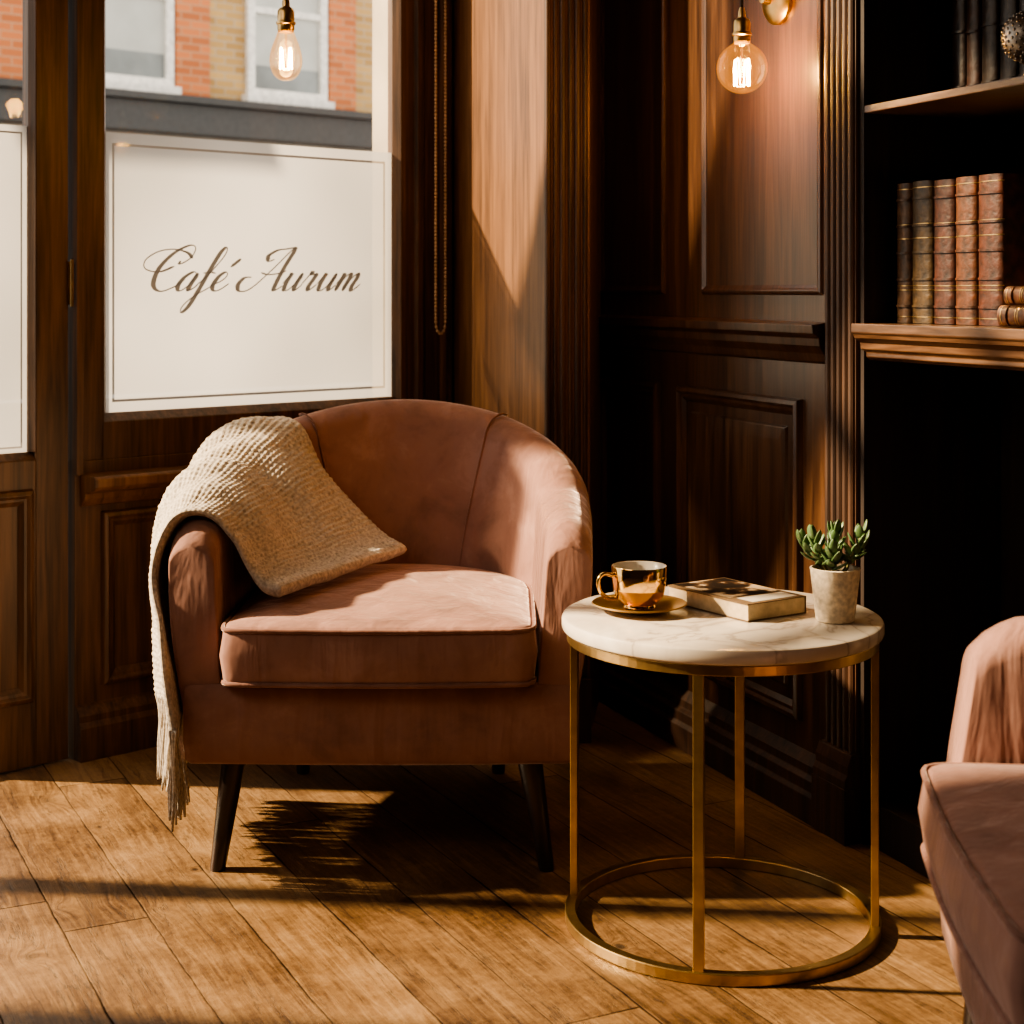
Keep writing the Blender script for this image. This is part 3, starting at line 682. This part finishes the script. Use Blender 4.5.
def leg(x, y, dx, dy):
    m = MB(); top = Vector((x, y, 0.19)); bot = Vector((x+dx, y+dy, 0.0)); vs = []; fs = []
    for zz, r in ((0, 0.0125), (0.004, 0.0135), (0.19, 0.022)):
        f = 1-zz/0.19; c = top.lerp(bot, f)
        for j in range(16):
            a = 2*pi*j/16; vs.append((c.x+r*math.cos(a), c.y+r*math.sin(a), zz))
    for i in range(2):
        for j in range(16): a = i*16+j; b = i*16+(j+1) % 16; fs.append((a, b, b+16, a+16))
    fs += [tuple(range(16)), tuple(range(32, 48))]
    m.add(vs, fs); m.obj('leg', M_LEG, AC, smooth=True, auto=50, label='tapered dark wooden leg')
leg(-0.255, -0.325, -0.025, -0.02); leg(0.258, -0.325, 0.03, -0.02); leg(-0.2, 0.17, -0.005, 0.04); leg(0.2, 0.17, 0.0, 0.04)
chair_parts = list(AC.children)
AC2 = AC.copy(); COL.objects.link(AC2); AC2.location = (0.872, 1.640, 0); AC2.rotation_euler = (0, 0, math.radians(-95)); AC2['label'] = 'rose velvet tub armchair with piped seat cushion'
for c in chair_parts:
    d = c.copy(); d.parent = AC2; COL.objects.link(d)

# ------------------------------------------------------------------ throw blanket
ofs = Vector((-0.228, CY, 0))
allv = [v+ofs for v in shell_v]; bf = list(shell_f); o0 = len(allv)
allv += [v+ofs for v in cush_v]; bf += [tuple(i+o0 for i in f) for f in cush_f]
bvh = BVHTree.FromPolygons(allv, bf)
sh = Vector((0.0, CY-3.08, 0))
Fc = [(-0.525, 2.690, 0.265), (-0.566, 2.700, 0.37), (-0.618, 2.740, 0.50), (-0.598, 2.775, 0.593), (-0.55, 2.795, 0.606), (-0.497, 2.80, 0.566), (-0.470, 2.80, 0.51), (-0.440, 2.785, 0.475), (-0.405, 2.775, 0.468)]
Mc = [(-0.628, 2.90, 0.255), (-0.638, 2.93, 0.38), (-0.648, 2.99, 0.53), (-0.618, 3.06, 0.640), (-0.54, 3.09, 0.665), (-0.470, 3.06, 0.615), (-0.408, 3.02, 0.53), (-0.355, 2.98, 0.482), (-0.308, 2.960, 0.476)]
Bc = [(-0.620, 3.12, 0.26), (-0.635, 3.16, 0.40), (-0.640, 3.20, 0.56), (-0.590, 3.265, 0.690), (-0.500, 3.295, 0.735), (-0.430, 3.265, 0.69), (-0.350, 3.235, 0.595), (-0.265, 3.195, 0.508), (-0.210, 3.145, 0.480)]
Fc = [Vector(p)+sh for p in Fc]; Mc = [Vector(p)+sh for p in Mc]; Bc = [Vector(p)+sh for p in Bc]
NB_, NA_ = 320, 160
def crp(C, n):
    P = [Vector(p) for p in cr(C, 30)]
    L_ = [0]
    for i in range(1, len(P)): L_.append(L_[-1]+(P[i]-P[i-1]).length)
    out = []; j = 0
    for i in range(n+1):
        d = L_[-1]*i/n
        while j < len(L_)-2 and L_[j+1] < d: j += 1
        f = (d-L_[j])/max(1e-9, L_[j+1]-L_[j]); out.append(P[j].lerp(P[j+1], min(1, f)))
    return out, L_[-1]
f_, lf = crp(Fc, NB_); m_, lm = crp(Mc, NB_); b_, lb_ = crp(Bc, NB_)
grid = []
for i in range(NB_+1):
    row = []
    for j in range(NA_+1):
        t = j/NA_; A, B, C = f_[i], m_[i], b_[i]
        row.append(A*(2*(t-0.5)*(t-1))+B*(-4*t*(t-1))+C*(2*t*(t-0.5)))
    grid.append(row)
def gnorm(g, i, j):
    a = g[min(i+1, NB_)][j]-g[max(i-1, 0)][j]; b = g[i][min(j+1, NA_)]-g[i][max(j-1, 0)]
    n = b.cross(a)
    return n.normalized() if n.length > 1e-12 else Vector((0, 0, 1))
sgn = 1 if gnorm(grid, int(NB_*0.45), NA_//2).z > 0 else -1
g2 = []
for i in range(NB_+1):
    row = []
    for j in range(NA_+1):
        s = i/NB_; t = j/NA_; n = gnorm(grid, i, j)*sgn
        fk = 1-0.85*sm((s-0.72)/0.25)
        fold = fk*(0.009*math.sin(t*13+s*5+0.5)+0.006*math.sin(t*27-s*7+1.0))
        p = grid[i][j]+n*(fold+0.006)
        loc, nn, idx, dist = bvh.find_nearest(p)
        if loc is not None and dist < 0.09:
            q = nn*(1 if nn.dot(n) > 0 else -1)
            d = (p-loc).dot(q)
            if d < 0.015: p = p+n*(0.015-d)
        row.append(p)
    g2.append(row)
for _ in range(20):
    g3 = [r[:] for r in g2]
    for i in range(NB_+1):
        for j in range(NA_+1):
            if 0 < i < NB_ and 0 < j < NA_: g3[i][j] = (g2[i-1][j]+g2[i+1][j]+g2[i][j-1]+g2[i][j+1])*0.25
            elif 0 < i < NB_: g3[i][j] = (g2[i-1][j]+g2[i+1][j])*0.5
            elif 0 < j < NA_: g3[i][j] = (g2[i][j-1]+g2[i][j+1])*0.5
    g2 = g3
vsT = []; vsU = []; amp = 0.0040; rw = 0.0105; cw = 0.0115
for i in range(NB_+1):
    for j in range(NA_+1):
        n = gnorm(g2, i, j)*sgn; s = i/NB_*lm; t = j/NA_*0.45
        ri = int(s/rw); rf = s/rw-ri; cx_ = t/cw+(0.5 if ri % 2 else 0); cf = cx_-math.floor(cx_)
        rnd = ((ri*73+int(math.floor(cx_))*151) % 17)/17
        hgt = (math.sin(pi*rf)**0.8 if 0 < rf < 1 else 0)*(0.35+0.65*math.sin(pi*cf))*(0.70+0.42*rnd)
        eg = min(i, NB_-i, j*1.3, (NA_-j)*1.3)/7.0; ed = math.sqrt(max(0, 1-(1-min(1, eg))**2))
        th = (0.010+0.010*sm((i/NB_-0.86)/0.14))*ed
        vsT.append(g2[i][j]+n*(amp*hgt*ed+th*0.45)); vsU.append(g2[i][j]-n*(th*0.85+0.0005))
Wd = NA_+1; fs = []; tot = len(vsT)
for i in range(NB_):
    for j in range(NA_):
        a = i*Wd+j; fs.append((a, a+1, a+1+Wd, a+Wd)); fs.append((tot+a, tot+a+Wd, tot+a+1+Wd, tot+a+1))
for i in range(NB_):
    a = i*Wd; fs.append((a, a+Wd, tot+a+Wd, tot+a)); a = i*Wd+NA_; fs.append((a, tot+a, tot+a+Wd, a+Wd))
for j in range(NA_):
    a = j; fs.append((a, tot+a, tot+a+1, a+1)); a = NB_*Wd+j; fs.append((a, a+1, tot+a+1, tot+a))
bo = g2[0][NA_//2].copy(); bo.z = 0.1
TB = empty('throw_blanket', bo, 'oatmeal chunky knitted throw with fringed end draped over an armchair', 'blanket')
m = MB(); m.add([v-bo for v in vsT+vsU], fs); m.obj('knitted_body', M_WOOL, TB, smooth=True)
m = MB()
for j in range(0, NA_+1, 3):
    p = g2[0][j]-bo; cxo = random.uniform(-0.006, 0.014); cyo = random.uniform(-0.006, 0.006); cl = 0.146+random.uniform(-0.02, 0.014)
    for q in range(8):
        ln = cl+random.uniform(-0.014, 0.010); dx = cxo+random.uniform(-0.008, 0.008); dy = cyo+random.uniform(-0.009, 0.009)
        st = Vector((random.uniform(-.006, .006), random.uniform(-.006, .006), 0.010))
        pts = [p+st, p+st*0.5+Vector((dx*0.2, 0, -ln*0.2)), p+Vector((dx*0.7+random.uniform(-.004, .004), dy*0.5, -ln*0.6)), p+Vector((dx+random.uniform(-.005, .005), dy, -ln))]
        m.tube(cr(pts, 4), 0.0021, 5)
fr = m.obj('fringe', M_WOOL, TB, smooth=True, label='dense tasselled fringe'); fr['kind'] = 'stuff'

# ------------------------------------------------------------------ table
TC = Vector((0.332, 2.54, 0))
T = empty('side_table', TC, 'round white marble side table with brass ring frame', 'side table')
m = MB(); m.lathe([(0.0001, 0.461), (0.247, 0.461), (0.2515, 0.464), (0.253, 0.468), (0.253, 0.479), (0.251, 0.483), (0.247, 0.485), (0.0001, 0.485)], 96); m.obj('table_top', M_MARBLE, T, smooth=True, auto=30)
def ringband(m, r0, r1, z0, z1):
    m.lathe([(r0, z0), (r1, z0), (r1, z1), (r0, z1), (r0, z0)], 96)
m = MB(); ringband(m, 0.226, 0.245, 0.445, 0.460); m.f = [f for f in m.f if len(f) == 4]; m.fm = [0]*len(m.f); m.obj('top_rim', M_BRASS, T, bevel=0.001)
m = MB(); ringband(m, 0.231, 0.248, 0.001, 0.018); m.f = [f for f in m.f if len(f) == 4]; m.fm = [0]*len(m.f); m.obj('base_ring', M_BRASS, T, bevel=0.0015)
a0 = math.atan2(-0.243, -0.066)
for kx in range(4):
    a = a0+kx*pi/2; c, s_ = math.cos(a), math.sin(a)
    m = MB(); m.box(0.2325, 0.2445, -0.008, 0.008, 0.016, 0.446, lambda x, y, z: (x*c-y*s_, x*s_+y*c, z)); m.obj('leg', M_BRASS, T, bevel=0.001)
ZT = 0.4855
SX, SY = 0.204, 2.565
sa = empty('saucer', (SX, SY, ZT), 'gold saucer under a coffee cup on marble table', 'saucer')
m = MB(); m.lathe([(0.0001, 0.0005), (0.03, 0.0005), (0.034, 0.002), (0.055, 0.006), (0.075, 0.012), (0.0765, 0.013), (0.075, 0.0145), (0.055, 0.0085), (0.034, 0.005), (0.0001, 0.0045)], 64); m.obj('saucer_dish', M_GOLDD, sa, smooth=True, auto=60)
cu = empty('coffee_cup', (SX, SY, ZT+0.0055), 'shiny gold coffee cup with cream interior, standing on a saucer', 'cup')
co_ = [(0.0001, 0.0), (0.024, 0.0), (0.026, 0.002), (0.024, 0.005), (0.03, 0.009), (0.038, 0.018), (0.042, 0.03), (0.0435, 0.045), (0.0445, 0.066), (0.0437, 0.0675)]
m = MB(); m.lathe(co_, 64); m.f = [f for f in m.f if len(f) == 4]; m.fm = [0]*len(m.f); m.obj('cup_body', M_GOLD, cu, smooth=True, auto=60)
m = MB(); m.lathe([(0.0437, 0.0675), (0.042, 0.067), (0.041, 0.045), (0.038, 0.03), (0.03, 0.015), (0.0001, 0.012)], 64); m.f = [f for f in m.f if len(f) == 4]; m.fm = [0]*len(m.f); m.obj('cup_lining', M_CREAM, cu, smooth=True, label='cream glazed interior')
m = MB(); m.lathe([(0.0001, 0.046), (0.0408, 0.046)], 48); m.f = m.f[:48]; m.fm = m.fm[:48]; m.obj('coffee', M_COFFEE, cu)
m = MB(); m.tube(cr([(-0.042, -0.006, 0.052), (-0.056, -0.010, 0.056), (-0.066, -0.012, 0.046), (-0.063, -0.011, 0.028), (-0.05, -0.008, 0.017), (-0.036, -0.006, 0.016)], 8), 0.0034, 10); m.obj('handle', M_GOLD, cu, smooth=True)
bp = empty('paperback_book', (0.362, 2.592, ZT), 'closed paperback with a photographic cover lying on marble table', 'book', rotz=math.atan2(-0.83, 0.557))
def coverart():
    m, nt, out = nmat('printed_cover'); b = N(nt, 'ShaderNodeBsdfPrincipled'); b.inputs['Roughness'].default_value = 0.7; b.inputs['Specular IOR Level'].default_value = 0.1
    tc = N(nt, 'ShaderNodeTexCoord'); n = N(nt, 'ShaderNodeTexNoise'); n.inputs['Scale'].default_value = 26; n.inputs['Detail'].default_value = 6
    nt.links.new(tc.outputs['Object'], n.inputs['Vector']); r = ramp(nt, [(0.46, (0.010, 0.006, 0.004)), (0.53, (0.05, 0.026, 0.013)), (0.60, (0.40, 0.30, 0.2))])
    nt.links.new(n.outputs['Fac'], r.inputs[0]); nt.links.new(r.outputs[0], b.inputs['Base Color']); nt.links.new(b.outputs[0], out.inputs[0]); return m
M_ART = coverart(); M_COV = simple('book_cover_tan', (0.15, 0.10, 0.06), 0.7, spec=0.1)
m = MB(); m.box(-0.098, 0.098, -0.062, 0.062, 0.0003, 0.0018); m.box(-0.098, 0.098, -0.062, 0.062, 0.0265, 0.028); m.box(-0.098, 0.098, 0.0605, 0.062, 0.0018, 0.0265)
m.obj('cover', M_COV, bp)
m = MB(); m.box(-0.096, 0.096, -0.060, 0.0604, 0.0019, 0.0264); m.obj('page_block', M_PAGE, bp)
m = MB(); m.add([(-0.094, -0.052, 0.0286), (0.045, -0.052, 0.0286), (0.045, 0.058, 0.0286), (-0.094, 0.058, 0.0286)], [(0, 1, 2, 3)]); m.obj('cover_picture', M_ART, bp, label='dark brown and cream cover photograph')
m = MB(); m.add([(0.052, -0.045, 0.0286), (0.090, -0.045, 0.0286), (0.090, 0.050, 0.0286), (0.052, 0.050, 0.0286)], [(0, 1, 2, 3)]); m.obj('cover_panel', M_CREAM, bp, label='pale printed panel on the cover')
pl = empty('potted_succulent', (0.503, 2.49, ZT), 'small green succulent in a speckled cream pot on marble table', 'potted plant')
m = MB(); m.lathe([(0.0001, 0.0005), (0.028, 0.0005), (0.030, 0.003), (0.0385, 0.078), (0.0395, 0.082), (0.036, 0.083), (0.0345, 0.072), (0.0001, 0.072)], 48); m.obj('pot', M_POT, pl, smooth=True, auto=50)
m = MB(); m.lathe([(0.0001, 0.076), (0.02, 0.0755), (0.0345, 0.073)], 32); m.obj('soil', M_SOIL, pl)
ml = MB(); ms = MB()
def leafm(base, d, ln, w):
    d = d.normalized(); side = d.cross(Vector((0, 0, 1)))
    if side.length < 1e-3: side = Vector((1, 0, 0))
    side.normalize(); up = side.cross(d); vs = []; K = 8; q = 8
    for i in range(K):
        t = i/(K-1); ww = w*(math.sin(pi*min(1, t*0.88+0.10))**0.6) if 0 < i < K-1 else (w*0.35 if i == 0 else 0.0006)
        c = base+d*(ln*t)+up*(0.2*ln*t*t)
        for j in range(q): a = 2*pi*j/q; vs.append(c+side*(ww*math.cos(a))+up*(ww*0.34*math.sin(a)))
    fs = []
    for i in range(K-1):
        for j in range(q): a = i*q+j; b = i*q+(j+1) % q; fs.append((a, b, b+q, a+q))
    ml.add(vs, fs)
stems = [(0, 0, 0.136, 0.002, 0), (-0.012, -0.008, 0.128, -0.026, -0.01), (0.013, -0.006, 0.134, 0.026, -0.006), (0.0, 0.012, 0.128, 0.004, 0.02), (-0.006, -0.01, 0.108, -0.004, -0.024), (0.012, 0.01, 0.116, 0.038, 0.012), (-0.014, 0.006, 0.118, -0.036, 0.008)]
for (x, y, zt, lx, ly) in stems:
    b0 = Vector((x, y, 0.072)); t0 = Vector((x+lx, y+ly, zt)); ms.tube([b0, b0.lerp(t0, 0.5)+Vector((0, 0, 0.004)), t0], 0.0022, 6)
    for k in range(11):
        f = 0.3+0.7*k/10; a = k*2.4+x*100; el = 0.1+0.95*(k/10)**1.4
        d = Vector((math.cos(a)*math.cos(el), math.sin(a)*math.cos(el), math.sin(el)))+(t0-b0).normalized()*0.25
        leafm(b0.lerp(t0, f), d, 0.025+random.uniform(-0.003, 0.004), 0.0070)
ms.obj('stem', M_STEM, pl, smooth=True); lf_ = ml.obj('leaves', M_LEAF, pl, smooth=True); lf_['kind'] = 'stuff'

# ------------------------------------------------------------------ street outside
Dst = 12.0
def FS(u, n, z): return OA+nA*(-Dst)+aD*u+nA*n+Vector((0, 0, z))
def uvwall(o, ud):
    me = o.data; uvl = me.uv_layers.new(name='UVMap')
    for lp in me.loops:
        c = me.vertices[lp.vertex_index].co; uvl.data[lp.index].uv = (c.dot(ud), c.z)
M_YB = brickmat('yellow_stock_brick', (0.56, 0.36, 0.14), (0.36, 0.21, 0.07), (0.42, 0.34, 0.24))
M_RB = brickmat('orange_brick', (0.60, 0.20, 0.07), (0.42, 0.13, 0.045), (0.45, 0.26, 0.15))
M_SHOP = simple('shopfront_paint', (0.36, 0.33, 0.29), 0.8, 0, 0.15, 1.2)
M_STONE = simple('pale_render', (0.46, 0.40, 0.32), 0.9, 0, 0.15, 5)
M_FASC = simple('dark_fascia', (0.04, 0.041, 0.042), 0.5)
M_WHITE = simple('white_paint', (0.8, 0.77, 0.72), 0.6)
M_CURT = simple('pale_blind', (0.50, 0.51, 0.48), 0.7, 0, 0.06, 3)
M_PANE = simple('dim_window_glass', (0.20, 0.22, 0.22), 0.2, 0, 0.2, 2)
BL = empty('building', FS(8, 0, 0), 'brick terrace with orange piers and white sash windows across the street', 'building')
Bo = FS(8, 0, 0)
def FSl(u, n, z): return FS(u, n, z)-Bo
m = MB(); m.box(0, 13, -0.5, 0, 3.02, 6.5, FSl); o = m.obj('brick_wall', M_YB, BL); uvwall(o, aD)
m = MB()
for (a, b) in ((7.34, 7.76), (9.36, 9.74), (5.3, 5.8), (4.55, 4.9)): m.box(a, b, 0, 0.08, 3.1, 6.5, FSl)
o = m.obj('brick_pier', M_RB, BL, label='orange brick piers'); uvwall(o, aD)
m = MB(); m.box(0, 13, -0.5, 0.02, -0.1, 2.66, FSl); m.obj('ground_floor', M_SHOP, BL, label='greyish painted shopfront')
m = MB(); m.box(0, 13, -0.5, 0.28, 2.66, 2.98, FSl); m.box(0, 13, -0.5, 0.36, 2.98, 3.06, FSl); m.obj('fascia', M_FASC, BL, label='dark shop fascia', bevel=0.01)
for (a, b) in ((8.26, 9.34), (6.0, 7.32), (3.3, 4.5), (10.4, 11.4)):
    m = MB(); m.ring(FSl, a, b, 3.16, 5.2, [(0, 0.005), (0, 0.07), (0.09, 0.07), (0.09, 0.02)]); m.box(a+0.08, b-0.08, 0.02, 0.06, 4.1, 4.17, FSl); m.box(a-0.05, b+0.05, 0, 0.14, 3.09, 3.17, FSl)
    wf = m.obj('window_frame', M_WHITE, BL)
    m = MB(); m.box(a+0.085, b-0.085, 0.004, 0.018, 3.25, 5.12, FSl); m.mi = 1; m.box(a+0.085, b-0.085, 0.018, 0.022, 3.25, 3.52, FSl); m.obj('window_pane', [M_CURT, M_PANE], BL)
m = MB(); p0, p1 = FA(-8, -0.13, -0.12), FA(6, -0.13, -0.12); p2, p3 = FS(14, 0.0, -0.12), FS(-8, 0.0, -0.12)
m.add([p0, p1, p2, p3]+[p-Vector((0, 0, 0.1)) for p in (p0, p1, p2, p3)], [(0, 1, 2, 3), (7, 6, 5, 4), (0, 1, 5, 4), (1, 2, 6, 5), (2, 3, 7, 6), (3, 0, 4, 7)]); o = m.obj('ground', simple('pavement', (0.22, 0.2, 0.18), 0.9), kind='structure')
m = MB(); m.box(0.965, 1.3, -0.22, -0.13, -0.12, 3.2, FA); o = m.obj('trim_4', M_STONE, kind='structure', label='pale stone window reveal outside')

# ------------------------------------------------------------------ lights
sd = Vector((1.0, -0.10, -0.66)).normalized()
l = bpy.data.lights.new('sun', 'SUN'); l.energy = 18.5; l.color = (1.0, 0.75, 0.46); l.angle = math.radians(1.8)
o = bpy.data.objects.new('sun', l); o.rotation_euler = sd.to_track_quat('-Z', 'Y').to_euler(); COL.objects.link(o)
l = bpy.data.lights.new('fill_light', 'AREA'); l.energy = 32; l.color = (1.0, 0.78, 0.58); l.size = 1.8  # unseen area light added as warm interior fill
o = bpy.data.objects.new('fill_light', l); o.location = (-2.0, 1.0, 2.8); o.rotation_euler = Vector((2.3, 1.9, -2.3)).to_track_quat('-Z', 'Y').to_euler(); COL.objects.link(o)
w = bpy.data.worlds.new('world'); scene.world = w; w.use_nodes = True
bg = w.node_tree.nodes['Background']; bg.inputs[0].default_value = (1.0, 0.93, 0.83, 1); bg.inputs[1].default_value = 2.2

cam = bpy.data.cameras.new('camera'); cam.lens = 56.25; cam.sensor_width = 36; cam.shift_y = -222/1024; cam.clip_end = 100
cam.dof.use_dof = True; cam.dof.focus_distance = 2.75; cam.dof.aperture_fstop = 7.0
co2 = bpy.data.objects.new('camera', cam); co2.location = (0, 0, 1.0); co2.rotation_euler = (pi/2, 0, 0); COL.objects.link(co2)
scene.camera = co2
